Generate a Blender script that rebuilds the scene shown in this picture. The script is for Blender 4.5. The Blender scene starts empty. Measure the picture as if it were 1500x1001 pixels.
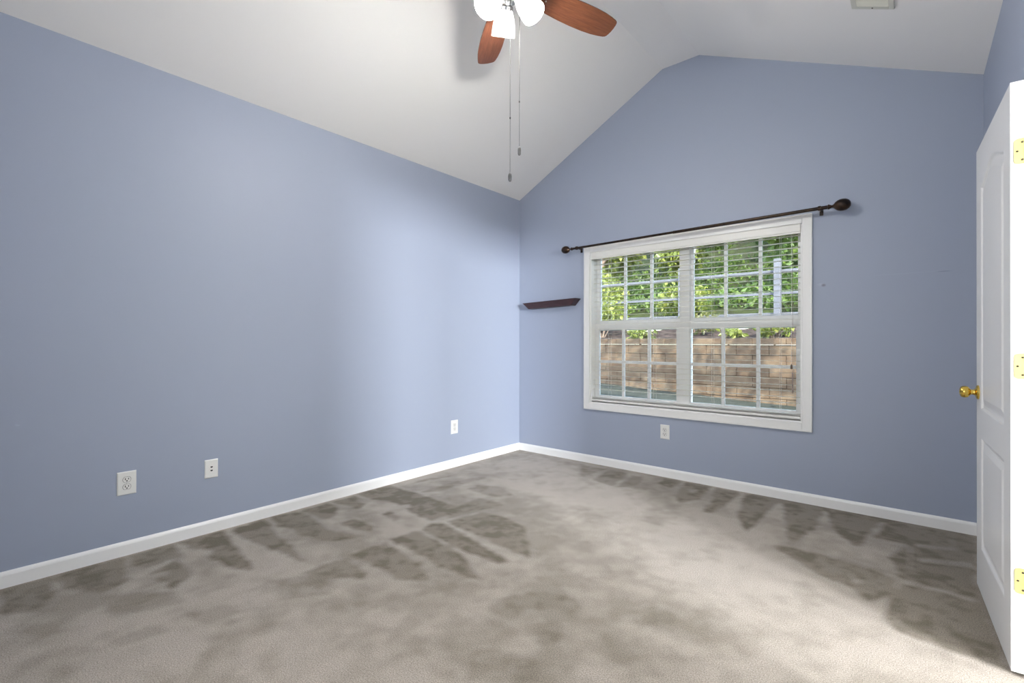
import bpy, bmesh, math, random
import numpy as np
from mathutils import Vector, Matrix

random.seed(7)
rng = np.random.default_rng(7)
scene = bpy.context.scene
COL = scene.collection
R = math.radians

# ------------------------------------------------------------------ camera
CAM = (3.2307, -3.9525, 1.1411)
YAW, PITCH, ROLL, FPX = R(40.1576), R(0.1778), R(0.1027), 696.833
fw = Vector((-math.sin(YAW) * math.cos(PITCH), math.cos(YAW) * math.cos(PITCH), math.sin(PITCH)))
rt = Vector((math.cos(YAW), math.sin(YAW), 0))
up = rt.cross(fw)
rr = rt * math.cos(ROLL) + up * math.sin(ROLL)
uu = up * math.cos(ROLL) - rt * math.sin(ROLL)
cd = bpy.data.cameras.new('camera')
cd.sensor_width = 36.0
cd.lens = FPX / 1500 * 36.0
cd.clip_start = 0.02
cd.clip_end = 300
cam = bpy.data.objects.new('camera', cd)
COL.objects.link(cam)
m = Matrix((rr, uu, -fw)).transposed().to_4x4()
m.translation = Vector(CAM)
cam.matrix_world = m
scene.camera = cam

# ------------------------------------------------------------------ light
scene.view_settings.view_transform = 'Standard'
scene.view_settings.look = 'None'
scene.view_settings.gamma = 1.0
scene.view_settings.use_curve_mapping = False
scene.view_settings.exposure = 0.95

world = bpy.data.worlds.new('sky')
scene.world = world
world.use_nodes = True
nt = world.node_tree
nt.nodes.clear()
sky = nt.nodes.new('ShaderNodeTexSky')
sky.sky_type = 'NISHITA'
sky.sun_disc = False
sky.sun_elevation = R(50)
sky.sun_rotation = R(150)
bg = nt.nodes.new('ShaderNodeBackground')
bg.inputs['Strength'].default_value = 3.2
wo = nt.nodes.new('ShaderNodeOutputWorld')
haze = nt.nodes.new('ShaderNodeMix')      # hazy bright sky
haze.data_type = 'RGBA'
haze.inputs[0].default_value = 0.75
haze.inputs[7].default_value = (0.42, 0.42, 0.40, 1)
nt.links.new(sky.outputs[0], haze.inputs[6])
nt.links.new(haze.outputs[2], bg.inputs[0])
nt.links.new(bg.outputs[0], wo.inputs[0])

def lamp(name, kind, loc, energy, color=(1, 1, 1)):
    l = bpy.data.lights.new(name, kind)
    l.energy = energy
    l.color = color
    o = bpy.data.objects.new(name, l)
    o.location = loc
    COL.objects.link(o)
    return o

sun = lamp('sun', 'SUN', (6, -6, 9), 7.0, (1.0, 0.93, 0.82))
sun.data.angle = R(0.6)
sun.rotation_euler = Vector((-0.35, 0.55, -0.78)).to_track_quat('-Z', 'Y').to_euler()

# hall window light through the open doorway, plus an added patch lamp
def hall_area_light(name, loc, energy, w, hgt, aim):
    o = lamp(name, 'AREA', loc, energy, (0.955, 0.985, 1.02))
    o.data.shape = 'RECTANGLE'
    o.data.size = w
    o.data.size_y = hgt
    o.rotation_euler = Vector(aim).to_track_quat('-Z', 'Y').to_euler()
hall_area_light('hall_daylight', (12.16, -6.05, 1.85), 1020, 1.3, 1.2, (-1, 0.47, 0))
hall_area_light('added_patch_lamp', (12.16, -3.55, 1.55), 560, 1.5, 1.2, (-1, 0.1, 0))  # added lamp standing in for the window's reflection on the left wall
# unseen fill lamp added behind the camera to lift the room
fill_lamp = lamp('added_front_fill', 'AREA', (2.45, -4.41, 1.40), 12, (1.0, 0.99, 0.97))
fill_lamp.data.shape = 'RECTANGLE'
fill_lamp.data.size = 0.85
fill_lamp.data.size_y = 1.35
fill_lamp.rotation_euler = Vector((0, 1, 0)).to_track_quat('-Z', 'Y').to_euler()
win_portal = lamp('window_sky_portal', 'AREA', (1.747, 0.20, 1.287), 1)
win_portal.data.shape = 'RECTANGLE'
win_portal.data.size = 1.8
win_portal.data.size_y = 1.5
win_portal.data.cycles.is_portal = True
win_portal.rotation_euler = Vector((0, -1, 0)).to_track_quat('-Z', 'Y').to_euler()
OPAL = 0.0
FAN_Z = .135
FAN_WATT = 13.5
FAN_TINT = (1.0, 0.97, 0.93)

# ------------------------------------------------------------------ helpers
def link(name, bm, mat, parent=None, smooth=False, angle=None):
    me = bpy.data.meshes.new(name)
    bmesh.ops.recalc_face_normals(bm, faces=bm.faces)
    bm.to_mesh(me)
    bm.free()
    if mat:
        me.materials.append(mat)
    if smooth:
        me.polygons.foreach_set('use_smooth', [True] * len(me.polygons))
        try:
            me.set_sharp_from_angle(angle=angle or R(35))
        except Exception:
            pass
    o = bpy.data.objects.new(name, me)
    COL.objects.link(o)
    if parent:
        o.parent = parent
    return o

def empty(name, loc=(0, 0, 0), rotz=0):
    o = bpy.data.objects.new(name, None)
    o.empty_display_size = 0.05
    o.location = loc
    o.rotation_euler = (0, 0, rotz)
    COL.objects.link(o)
    return o

def tag(o, label=None, cat=None, group=None, kind=None):
    if label: o['label'] = label
    if cat: o['category'] = cat
    if group: o['group'] = group
    if kind: o['kind'] = kind
    return o

def box(bm, x0, x1, y0, y1, z0, z1, bevel=0.0, seg=2, M=None):
    t = bmesh.new()
    bmesh.ops.create_cube(t, size=1)
    for v in t.verts:
        v.co = Vector(((x0 + x1) / 2 + v.co.x * (x1 - x0), (y0 + y1) / 2 + v.co.y * (y1 - y0), (z0 + z1) / 2 + v.co.z * (z1 - z0)))
    if bevel:
        bmesh.ops.bevel(t, geom=list(t.edges), offset=bevel, segments=seg, affect='EDGES', profile=0.6)
    merge(bm, t, M)

def merge(bm, t, M=None):
    if M is not None:
        t.transform(M)
    me = bpy.data.meshes.new('tmp')
    t.to_mesh(me)
    t.free()
    bm.from_mesh(me)
    bpy.data.meshes.remove(me)

def lathe(bm, prof, seg=32, M=None, cap=True):
    """prof: (radius, height) pairs turned about local Z."""
    t = bmesh.new()
    rings = []
    for r, z in prof:
        if r < 1e-6:
            rings.append([t.verts.new((0, 0, z))])
        else:
            rings.append([t.verts.new((r * math.cos(2 * math.pi * k / seg), r * math.sin(2 * math.pi * k / seg), z)) for k in range(seg)])
    for a, b in zip(rings, rings[1:]):
        for k in range(seg):
            k2 = (k + 1) % seg
            if len(a) == 1 and len(b) == 1:
                continue
            if len(a) == 1:
                t.faces.new((a[0], b[k], b[k2]))
            elif len(b) == 1:
                t.faces.new((a[k], a[k2], b[0]))
            else:
                t.faces.new((a[k], a[k2], b[k2], b[k]))
    if cap:
        for rg in (rings[0], rings[-1]):
            if len(rg) > 2:
                t.faces.new(rg)
    merge(bm, t, M)

def tube(bm, pts, rads, seg=12):
    pts = [Vector(p) for p in pts]
    if not hasattr(rads, '__len__'):
        rads = [rads] * len(pts)
    t = bmesh.new()
    rings = []
    ref = None
    for i, p in enumerate(pts):
        d = (pts[min(i + 1, len(pts) - 1)] - pts[max(i - 1, 0)]).normalized()
        if ref is None:
            ref = Vector((0, 0, 1)) if abs(d.z) < 0.9 else Vector((1, 0, 0))
        u = d.cross(ref).normalized()
        w = u.cross(d).normalized()
        ref = w
        rings.append([t.verts.new(p + rads[i] * (math.cos(2 * math.pi * k / seg) * u + math.sin(2 * math.pi * k / seg) * w)) for k in range(seg)])
    for a, b in zip(rings, rings[1:]):
        for k in range(seg):
            k2 = (k + 1) % seg
            t.faces.new((a[k], a[k2], b[k2], b[k]))
    t.faces.new(rings[0])
    t.faces.new(list(reversed(rings[-1])))
    merge(bm, t)

def axis_matrix(origin, zdir):
    q = Vector((0, 0, 1)).rotation_difference(Vector(zdir).normalized())
    return Matrix.Translation(Vector(origin)) @ q.to_matrix().to_4x4()

def plate_poly(bm, outer, holes, tomap, thick):
    """polygon with holes (2-D loops) filled, extruded by the vector thick."""
    t = bmesh.new()
    edges = []
    for lp in [outer] + holes:
        vs = [t.verts.new(tomap(*p)) for p in lp]
        for a, b in zip(vs, vs[1:] + vs[:1]):
            edges.append(t.edges.new((a, b)))
    if holes:
        bmesh.ops.triangle_fill(t, edges=edges, use_beauty=True)
    else:
        t.faces.new(vs)
    if thick is not None:
        r = bmesh.ops.extrude_face_region(t, geom=list(t.faces))
        for v in [g for g in r['geom'] if isinstance(g, bmesh.types.BMVert)]:
            v.co += Vector(thick)
    merge(bm, t)

def sweep_profile(bm, prof, a, b, inward):
    """extrude a (depth, height) profile from floor point a to b; depth along inward."""
    t = bmesh.new()
    n = Vector(inward)
    ra = [t.verts.new(Vector(a) + n * d + Vector((0, 0, h))) for d, h in prof]
    rb = [t.verts.new(Vector(b) + n * d + Vector((0, 0, h))) for d, h in prof]
    k = len(prof)
    for i in range(k):
        j = (i + 1) % k
        t.faces.new((ra[i], ra[j], rb[j], rb[i]))
    t.faces.new(ra)
    t.faces.new(rb)
    merge(bm, t)

def frame(bm, x0, x1, z0, z1, w, y0, y1, bevel=0.003, wt=None, wb=None):
    """a rectangular frame in the XZ plane made of four bars."""
    wt = w if wt is None else wt
    wb = w if wb is None else wb
    box(bm, x0, x0 + w, y0, y1, z0, z1, bevel)
    box(bm, x1 - w, x1, y0, y1, z0, z1, bevel)
    box(bm, x0 + w - .001, x1 - w + .001, y0 + .0004, y1 - .0004, z1 - wt, z1, bevel)
    box(bm, x0 + w - .001, x1 - w + .001, y0 + .0004, y1 - .0004, z0, z0 + wb, bevel)

# ------------------------------------------------------------------ materials
def mat(name, color, rough=0.5, metal=0.0, spec=0.5, build=None):
    mm = bpy.data.materials.new(name)
    mm.use_nodes = True
    n = mm.node_tree
    p = n.nodes['Principled BSDF']
    p.inputs['Base Color'].default_value = (*color, 1)
    p.inputs['Roughness'].default_value = rough
    p.inputs['Metallic'].default_value = metal
    p.inputs['Specular IOR Level'].default_value = spec
    if build:
        build(n, p)
    return mm

def node(n, kind, **kw):
    x = n.nodes.new(kind)
    for k, v in kw.items():
        if k in x.inputs.keys():
            x.inputs[k].default_value = v
        else:
            setattr(x, k, v)
    return x

def bump(n, p, src, strength=0.1, dist=0.002):
    b = node(n, 'ShaderNodeBump', Strength=strength, Distance=dist)
    n.links.new(src, b.inputs['Height'])
    n.links.new(b.outputs[0], p.inputs['Normal'])

def obj_noise(n, scale, detail=3.0, stretch=(1, 1, 1), rough=0.55):
    tc = node(n, 'ShaderNodeTexCoord')
    mp = node(n, 'ShaderNodeMapping')
    mp.inputs['Scale'].default_value = stretch
    n.links.new(tc.outputs['Object'], mp.inputs[0])
    no = node(n, 'ShaderNodeTexNoise', Scale=scale, Detail=detail, Roughness=rough)
    n.links.new(mp.outputs[0], no.inputs['Vector'])
    return no

def ramp(n, src, stops):
    r = node(n, 'ShaderNodeValToRGB')
    e = r.color_ramp.elements
    while len(e) < len(stops):
        e.new(0.5)
    for k, (pos, c) in enumerate(stops):
        e[k].position = pos
        e[k].color = (*c, 1)
    n.links.new(src, r.inputs[0])
    return r

def varied(c0, c1, scale, detail=3.0, stretch=(1, 1, 1), bmp=0.0, dist=0.002, lo=0.35, hi=0.65):
    def f(n, p):
        no = obj_noise(n, scale, detail, stretch)
        r = ramp(n, no.outputs['Fac'], [(lo, c0), (hi, c1)])
        n.links.new(r.outputs[0], p.inputs['Base Color'])
        if bmp:
            bump(n, p, no.outputs['Fac'], bmp, dist)
    return f

WALL = (0.342, 0.387, 0.488)
def paint(n, p):
    no = obj_noise(n, 260, 2)
    bump(n, p, no.outputs['Fac'], 0.12, 0.0015)
M_wall = mat('blue_wall_paint', WALL, 0.52, build=paint, spec=0.5)

def scuffed(n, p):
    """wall paint with the small nail hole and the rub marks right of the window"""
    no = obj_noise(n, 260, 2)
    bump(n, p, no.outputs['Fac'], 0.12, 0.0015)
    tc = node(n, 'ShaderNodeTexCoord')
    cur = None
    for (c, s, col, lo, hi) in SCUFFS:
        vs = node(n, 'ShaderNodeVectorMath', operation='SUBTRACT')
        vs.inputs[1].default_value = c
        n.links.new(tc.outputs['Object'], vs.inputs[0])
        vm = node(n, 'ShaderNodeVectorMath', operation='MULTIPLY')
        vm.inputs[1].default_value = s
        n.links.new(vs.outputs[0], vm.inputs[0])
        ln = node(n, 'ShaderNodeVectorMath', operation='LENGTH')
        n.links.new(vm.outputs[0], ln.inputs[0])
        mr = node(n, 'ShaderNodeMapRange')
        mr.inputs['From Min'].default_value = lo
        mr.inputs['From Max'].default_value = hi
        mr.inputs['To Min'].default_value = 0.7
        mr.inputs['To Max'].default_value = 0.0
        n.links.new(ln.outputs['Value'], mr.inputs['Value'])
        mx = node(n, 'ShaderNodeMix', data_type='RGBA')
        if cur is None:
            mx.inputs[6].default_value = (*WALL, 1)
        else:
            n.links.new(cur, mx.inputs[6])
        mx.inputs[7].default_value = (*col, 1)
        n.links.new(mr.outputs[0], mx.inputs[0])
        cur = mx.outputs[2]
    n.links.new(cur, p.inputs['Base Color'])
SCUFFS = [((2.735, 0, 1.556), (.5, 1, 1.3), (0.42, 0.46, 0.56), 0.004, 0.016),
          ((2.750, 0, 1.550), (1, 1, 1.3), (0.16, 0.15, 0.17), 0.006, 0.017),
          ((3.18, 0, 1.592), (.05, 1, 3), (0.37, 0.42, 0.52), 0.004, 0.012),
          ((3.375, 0, 1.588), (.18, 1, 1.8), (0.22, 0.25, 0.33), 0.002, 0.008)]
M_wallback = mat('blue_wall_paint_scuffed', WALL, 0.52, build=scuffed, spec=0.5)

def ceil(n, p):
    no = obj_noise(n, 190, 2)
    bump(n, p, no.outputs['Fac'], 0.10, 0.0015)
M_ceil = mat('white_ceiling_paint', (0.86, 0.85, 0.83), 0.8, build=ceil, spec=0.2)
M_case = mat('white_casing_paint', (0.80, 0.80, 0.785), 0.32)
M_trim = mat('white_trim_paint', (0.87, 0.87, 0.86), 0.32)
M_door = mat('white_door_paint', (0.76, 0.76, 0.755), 0.35, build=lambda n, p: bump(n, p, obj_noise(n, 60, 4, (1, 1, .06)).outputs['Fac'], 0.10, 0.001))
M_vinyl = mat('white_vinyl', (0.88, 0.88, 0.87), 0.35)
M_plate = mat('white_plastic', (0.80, 0.80, 0.77), 0.3)
M_slot = mat('dark_slot', (0.02, 0.02, 0.02), 0.6)
M_bronze = mat('oil_rubbed_bronze', (0.030, 0.022, 0.018), 0.32, 0.75, build=varied((0.020, 0.015, 0.013), (0.055, 0.035, 0.022), 30))
M_finial = mat('bronze_finial', (0.05, 0.03, 0.02), 0.28, 0.6, build=varied((0.012, 0.008, 0.007), (0.065, 0.034, 0.017), 22))
M_shelf = mat('dark_cherry_wood', (0.035, 0.014, 0.016), 0.35, build=varied((0.026, 0.011, 0.013), (0.055, 0.021, 0.022), 14, 5, (1, 10, 10)))
M_brass = mat('polished_brass', (0.78, 0.55, 0.12), 0.14, 1.0)
M_satin = mat('satin_brass', (0.72, 0.60, 0.22), 0.38, 0.55)
M_screw = mat('dark_screw', (0.05, 0.045, 0.03), 0.4, 0.6)
M_nickel = mat('brushed_nickel', (0.62, 0.62, 0.61), 0.28, 1.0)
M_fob = mat('dark_nickel_fob', (0.16, 0.16, 0.155), 0.35, 0.7)
M_chain = mat('chain_metal', (0.07, 0.07, 0.068), 0.7, 0.3)

def wood(n, p):
    no = obj_noise(n, 10, 6, (1.2, 16, 16), 0.6)
    r = ramp(n, no.outputs['Fac'], [(0.30, (0.085, 0.026, 0.011)), (0.52, (0.145, 0.049, 0.022)), (0.72, (0.20, 0.075, 0.036))])
    n.links.new(r.outputs[0], p.inputs['Base Color'])
M_blade = mat('walnut_blade', (0.22, 0.09, 0.04), 0.35, build=wood)

def glow(n, p):
    tl = node(n, 'ShaderNodeBsdfTranslucent')
    tl.inputs[0].default_value = (.9, .9, .9, 1)
    mx = node(n, 'ShaderNodeMixShader')
    mx.inputs[0].default_value = OPAL
    n.links.new(p.outputs[0], mx.inputs[1])
    n.links.new(tl.outputs[0], mx.inputs[2])
    n.links.new(mx.outputs[0], n.nodes['Material Output'].inputs[0])
    p.inputs['Emission Color'].default_value = (1.0, 0.985, 0.96, 1)
    p.inputs['Emission Strength'].default_value = 1.0
M_opal = mat('lit_opal_glass', (0.9, 0.9, 0.9), 0.25, build=glow)
def glow2(n, p):
    p.inputs['Emission Color'].default_value = (1.0, 0.97, 0.92, 1)
    p.inputs['Emission Strength'].default_value = 4.0
M_bulb = mat('lit_bulb', (0.9, 0.9, 0.9), 0.3, build=glow2)

def pane(n, p):
    out = n.nodes['Material Output']
    tr = node(n, 'ShaderNodeBsdfTransparent')
    tr.inputs[0].default_value = (0.93, 0.96, 0.95, 1)
    gl = node(n, 'ShaderNodeBsdfGlossy', Roughness=0.02)
    lw = node(n, 'ShaderNodeFresnel', IOR=1.35)
    mx = node(n, 'ShaderNodeMixShader')
    n.links.new(lw.outputs[0], mx.inputs[0])
    n.links.new(tr.outputs[0], mx.inputs[1])
    n.links.new(gl.outputs[0], mx.inputs[2])
    n.links.new(mx.outputs[0], out.inputs[0])
M_glass = mat('window_glass', (1, 1, 1), 0.0, build=pane)

def slat(n, p):
    tl = node(n, 'ShaderNodeBsdfTranslucent')
    tl.inputs[0].default_value = (.9, .89, .82, 1)
    mx = node(n, 'ShaderNodeMixShader')
    mx.inputs[0].default_value = .55
    n.links.new(p.outputs[0], mx.inputs[1])
    n.links.new(tl.outputs[0], mx.inputs[2])
    n.links.new(mx.outputs[0], n.nodes['Material Output'].inputs[0])
M_slat = mat('white_slat', (0.76, 0.755, 0.72), 0.35)
M_thin = mat('thin_vinyl_slat', (0.93, 0.92, 0.88), 0.35, build=slat)

CARPET_LIGHT, CARPET_DARK = (0.437, 0.388, 0.333), (0.162, 0.137, 0.098)
def carpet(n, p):
    at = node(n, 'ShaderNodeAttribute', attribute_name='nap')
    tc = node(n, 'ShaderNodeTexCoord')
    n1 = node(n, 'ShaderNodeTexNoise', Scale=230.0, Detail=1.0, Roughness=0.5)
    n2 = node(n, 'ShaderNodeTexNoise', Scale=140.0, Detail=2.0, Roughness=0.5)
    n.links.new(tc.outputs['Object'], n1.inputs['Vector'])
    n.links.new(tc.outputs['Object'], n2.inputs['Vector'])
    mx = node(n, 'ShaderNodeMix', data_type='RGBA')
    mx.inputs[6].default_value = (*CARPET_LIGHT, 1)
    mx.inputs[7].default_value = (*CARPET_DARK, 1)
    n.links.new(at.outputs['Fac'], mx.inputs[0])
    mr = node(n, 'ShaderNodeMapRange')
    mr.inputs['From Min'].default_value = 0.25
    mr.inputs['From Max'].default_value = 0.75
    mr.inputs['To Min'].default_value = 0.60
    mr.inputs['To Max'].default_value = 1.40
    n.links.new(n1.outputs['Fac'], mr.inputs['Value'])
    ml = node(n, 'ShaderNodeMix', data_type='RGBA', blend_type='MULTIPLY')
    ml.inputs[0].default_value = 1.0
    n.links.new(mx.outputs[2], ml.inputs[6])
    n.links.new(mr.outputs[0], ml.inputs[7])
    n.links.new(ml.outputs[2], p.inputs['Base Color'])
    ad = node(n, 'ShaderNodeMath', operation='ADD')
    n.links.new(n1.outputs['Fac'], ad.inputs[0])
    n.links.new(n2.outputs['Fac'], ad.inputs[1])
    bump(n, p, ad.outputs[0], 0.22, 0.003)
    p.inputs['Sheen Weight'].default_value = 0.15
    p.inputs['Sheen Roughness'].default_value = 0.5
M_carpet = mat('taupe_carpet', CARPET_LIGHT, 1.0, spec=0.05, build=carpet)

# ------------------------------------------------------------------ room shell
W, HL, HR = 3.5503, 2.6709, 2.7382
XB, XA, ZR = 1.5832, 1.8924, 3.50
YF = -4.45                                   # wall behind the camera
T = 0.14
GX0, GX1, GZ0, GZ1 = 0.872, 2.622, 0.570, 2.003   # window opening
DY0, DY1, DZ = -2.385, -1.590, 2.062               # doorway in the right wall

bm = bmesh.new()
plate_poly(bm, [(0, 0), (W, 0), (W, HR), (XA, ZR), (XB, ZR), (0, HL)],
           [[(GX0, GZ0), (GX1, GZ0), (GX1, GZ1), (GX0, GZ1)]], lambda x, z: (x, 0, z), (0, T, 0))
tag(link('wall_back', bm, M_wallback), 'blue gable wall with the window and the small shelf', 'wall', kind='structure')
bm = bmesh.new()
plate_poly(bm, [(0, 0), (W, 0), (W, HR), (XA, ZR), (XB, ZR), (0, HL)],
           [[(1.98, .65), (2.92, .65), (2.92, 2.15), (1.98, 2.15)]], lambda x, z: (x, YF, z), (0, -T, 0))  # hole for the added window
tag(link('wall_front', bm, M_wall), 'blue gable wall behind the camera', 'wall', kind='structure')
bm = bmesh.new()
plate_poly(bm, [(YF - T, 0), (T, 0), (T, HL + .02), (YF - T, HL + .02)], [], lambda y, z: (0, y, z), (-T, 0, 0))
tag(link('wall_left', bm, M_wall), 'long blue side wall under the sloped ceiling', 'wall', kind='structure')
bm = bmesh.new()
plate_poly(bm, [(YF - T, 0), (DY0, 0), (DY0, DZ), (DY1, DZ), (DY1, 0), (T, 0), (T, HR + .02), (YF - T, HR + .02)], [],
           lambda y, z: (W, y, z), (T, 0, 0))
tag(link('wall_right', bm, M_wall), 'blue side wall behind the open white door', 'wall', kind='structure')
bm = bmesh.new()
plate_poly(bm, [(0, HL), (XB, ZR), (XA, ZR), (W, HR), (W + .2, HR - .092), (W + .2, HR + .05), (XA + .05, ZR + .15), (XB - .05, ZR + .15), (-.2, HL + .05), (-.2, HL - .105)],
           [], lambda x, z: (x, YF - T, z), (0, -YF + 2 * T, 0))
tag(link('ceiling', bm, M_ceil), 'white vaulted ceiling with a narrow flat ridge', 'ceiling', kind='structure')

# carpet: a fine grid carrying the direction of the pile (vacuum strokes)
NAP_DARK = [(0.8, [(0.0, -3.79), (0.02, -3.62), (0.29, -3.64), (0.4, -3.69), (0.34, -3.81)]), (0.9, [(0.04, -3.61), (0.03, -3.36), (0.36, -3.39), (0.42, -3.5), (0.34, -3.54), (0.22, -3.6)]), (0.8, [(0.04, -3.34), (0.03, -3.12), (0.26, -3.14), (0.25, -3.21), (0.26, -3.3), (0.18, -3.34)]), (0.8, [(0.35, -3.3), (0.28, -3.17), (0.54, -3.18), (0.61, -3.27), (0.51, -3.3)]), (0.9, [(0.03, -3.1), (0.03, -2.88), (0.28, -2.89), (0.7, -2.96), (0.59, -3.02), (0.38, -3.06), (0.29, -3.0), (0.15, -3.09)]), (0.9, [(0.04, -2.84), (0.03, -2.64), (0.12, -2.64), (0.78, -2.76), (0.67, -2.78), (0.46, -2.8), (0.19, -2.84)]), (0.9, [(0.02, -2.58), (0.06, -2.43), (0.21, -2.42), (0.6, -2.49), (0.75, -2.42), (0.65, -2.54), (0.54, -2.58), (0.31, -2.57), (0.23, -2.64)]), (0.9, [(0.06, -2.39), (0.04, -2.21), (0.19, -2.21), (0.33, -2.33), (0.29, -2.4), (0.18, -2.39)]), (0.9, [(0.05, -2.18), (0.04, -1.99), (0.26, -2.04), (0.33, -2.12), (0.22, -2.16)]), (0.9, [(0.45, -2.35), (0.46, -2.25), (0.65, -2.24), (0.72, -2.31), (0.62, -2.35)]), (0.8, [(0.53, -2.1), (0.53, -2.02), (0.66, -2.04), (0.7, -2.1)]), (1.0, [(0.04, -1.97), (0.02, -1.67), (0.8, -1.66), (0.87, -1.74), (0.86, -1.96), (0.63, -1.94), (0.42, -1.9), (0.22, -1.96)]), (0.8, [(0.24, -2.59), (0.25, -2.43), (0.54, -2.45), (0.74, -2.38), (0.69, -2.48), (0.64, -2.55), (0.47, -2.59), (0.37, -2.59)]), (0.8, [(0.31, -2.7), (0.41, -2.69), (0.79, -2.75), (0.8, -2.77), (0.65, -2.79), (0.54, -2.8)]), (0.75, [(0.9, -2.82), (0.92, -2.67), (0.94, -2.59), (1.19, -2.61), (1.2, -2.67), (1.13, -2.69), (1.08, -2.76)]), (0.85, [(0.92, -2.56), (0.92, -2.33), (1.32, -2.38), (1.45, -2.46), (1.36, -2.54), (1.08, -2.55)]), (0.85, [(0.9, -2.3), (0.93, -2.12), (1.25, -2.13), (1.66, -2.29), (1.59, -2.32), (1.46, -2.33), (1.07, -2.3)]), (0.9, [(0.93, -2.07), (0.91, -1.96), (0.98, -1.93), (1.63, -2.06), (1.59, -2.12), (1.28, -2.13)]), (0.95, [(0.95, -1.9), (1.0, -1.63), (1.19, -1.6), (1.4, -1.66), (1.69, -1.96), (1.65, -1.96), (1.34, -1.94)]), (0.8, [(0.78, -1.64), (0.8, -1.42), (1.02, -1.43), (0.98, -1.64), (0.91, -1.87)]), (0.5, [(1.82, -2.44), (1.83, -2.31), (1.96, -2.16), (2.08, -2.14), (2.15, -2.19), (2.15, -2.28), (2.07, -2.26), (1.96, -2.35), (1.97, -2.46), (1.87, -2.48)]), (0.5, [(2.08, -2.43), (2.09, -2.35), (2.17, -2.35), (2.19, -2.48), (2.11, -2.52)]), (0.45, [(1.94, -2.77), (2.05, -2.63), (2.2, -2.58), (2.27, -2.67), (2.08, -2.83)]), (0.5, [(0.36, -1.64), (0.34, -1.33), (0.4, -1.01), (0.46, -1.01), (0.46, -1.32), (0.43, -1.53)]), (0.5, [(0.13, -1.6), (0.11, -1.4), (0.17, -1.15), (0.2, -1.21)]), (0.6, [(0.56, -1.33), (0.56, -1.21), (0.72, -1.12), (0.94, -1.22), (0.85, -1.34), (0.69, -1.35)]), (0.45, [(0.59, -1.64), (0.61, -1.46), (0.72, -1.46), (0.78, -1.63)]), (0.6, [(0.83, -0.1), (1.11, -0.12), (1.07, -0.49)]), (0.7, [(1.15, -0.11), (1.33, -0.13), (1.4, -0.52), (1.18, -0.5)]), (0.7, [(1.38, -0.15), (1.46, -0.13), (1.54, -0.39), (1.43, -0.54)]), (0.8, [(1.64, -0.22), (1.63, -0.04), (1.78, -0.05), (1.77, -0.29)]), (0.9, [(1.81, -0.04), (2.01, -0.04), (2.02, -0.42), (1.97, -0.6), (1.87, -0.43)]), (0.9, [(2.04, -0.04), (2.22, -0.04), (2.22, -0.48), (2.21, -0.63), (2.15, -0.65)]), (0.9, [(2.24, -0.03), (2.49, -0.06), (2.48, -0.53), (2.46, -0.84), (2.35, -0.58)]), (0.9, [(2.51, -0.08), (2.76, -0.08), (2.77, -0.43), (2.71, -0.75), (2.7, -0.87), (2.65, -0.71)]), (0.95, [(2.78, -0.08), (3.06, -0.07), (3.04, -0.23), (3.01, -0.62), (2.98, -0.66), (2.85, -0.45)]), (1.0, [(3.09, -0.07), (3.51, -0.05), (3.46, -0.77), (3.46, -1.0), (3.17, -0.95), (3.14, -0.7), (3.21, -0.44), (3.06, -0.44)]), (0.8, [(2.62, -0.95), (2.71, -0.89), (2.91, -0.91), (3.16, -0.97), (3.17, -1.17), (3.08, -1.32), (3.01, -1.23), (2.87, -1.18), (2.73, -1.06)]), (0.9, [(3.18, -1.01), (3.46, -1.01), (3.49, -1.57), (3.17, -1.53), (3.14, -1.29)]), (0.9, [(2.28, 0.01), (2.92, 0.04), (3.49, 0.01), (3.48, -0.1), (2.93, -0.1), (2.31, -0.13)]), (0.45, [(0.91, -3.29), (0.94, -3.17), (1.06, -3.13), (1.04, -3.28)]), (0.4, [(0.88, -2.94), (0.98, -2.75), (1.2, -2.84), (1.09, -3.0)]), (0.45, [(0.46, -3.5), (0.62, -3.29), (0.8, -3.28), (0.68, -3.52)]), (0.4, [(0.87, -3.57), (0.89, -3.4), (0.99, -3.38), (0.96, -3.54)]), (0.4, [(2.29, -2.06), (2.37, -1.95), (2.51, -2.0), (2.4, -2.16)])]
NAP_LIGHT = [(0.05, [(3.17, -0.96), (3.18, -0.96), (3.45, -1.0), (3.44, -1.04)]), (0.05, [(3.17, -1.18), (3.17, -1.17), (3.18, -1.0), (3.18, -0.99)]), (0.1, [(3.21, -0.44), (3.22, -0.44), (3.22, -0.79), (3.21, -0.8)]), (0.15, [(3.23, -0.4), (3.4, -0.33), (3.4, -0.17), (3.41, -0.16), (3.41, -0.37), (3.23, -0.46)]), (0.2, [(3.24, -0.62), (3.48, -0.49), (3.47, -0.58), (3.24, -0.68)]), (0.1, [(0.46, -1.98), (0.5, -1.84), (0.57, -1.88), (0.54, -1.98)]), (0.1, [(0.14, -2.05), (0.16, -1.97), (0.26, -2.0), (0.24, -2.06)]), (0.1, [(1.88, -0.22), (1.96, -0.18), (1.95, -0.32)]), (0.1, [(0.38, -3.33), (0.37, -3.24), (0.44, -3.25), (0.44, -3.32)]), (0.2, [(3.0, -1.11), (3.04, -1.11), (3.03, -1.17), (3.0, -1.17)])]

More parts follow.
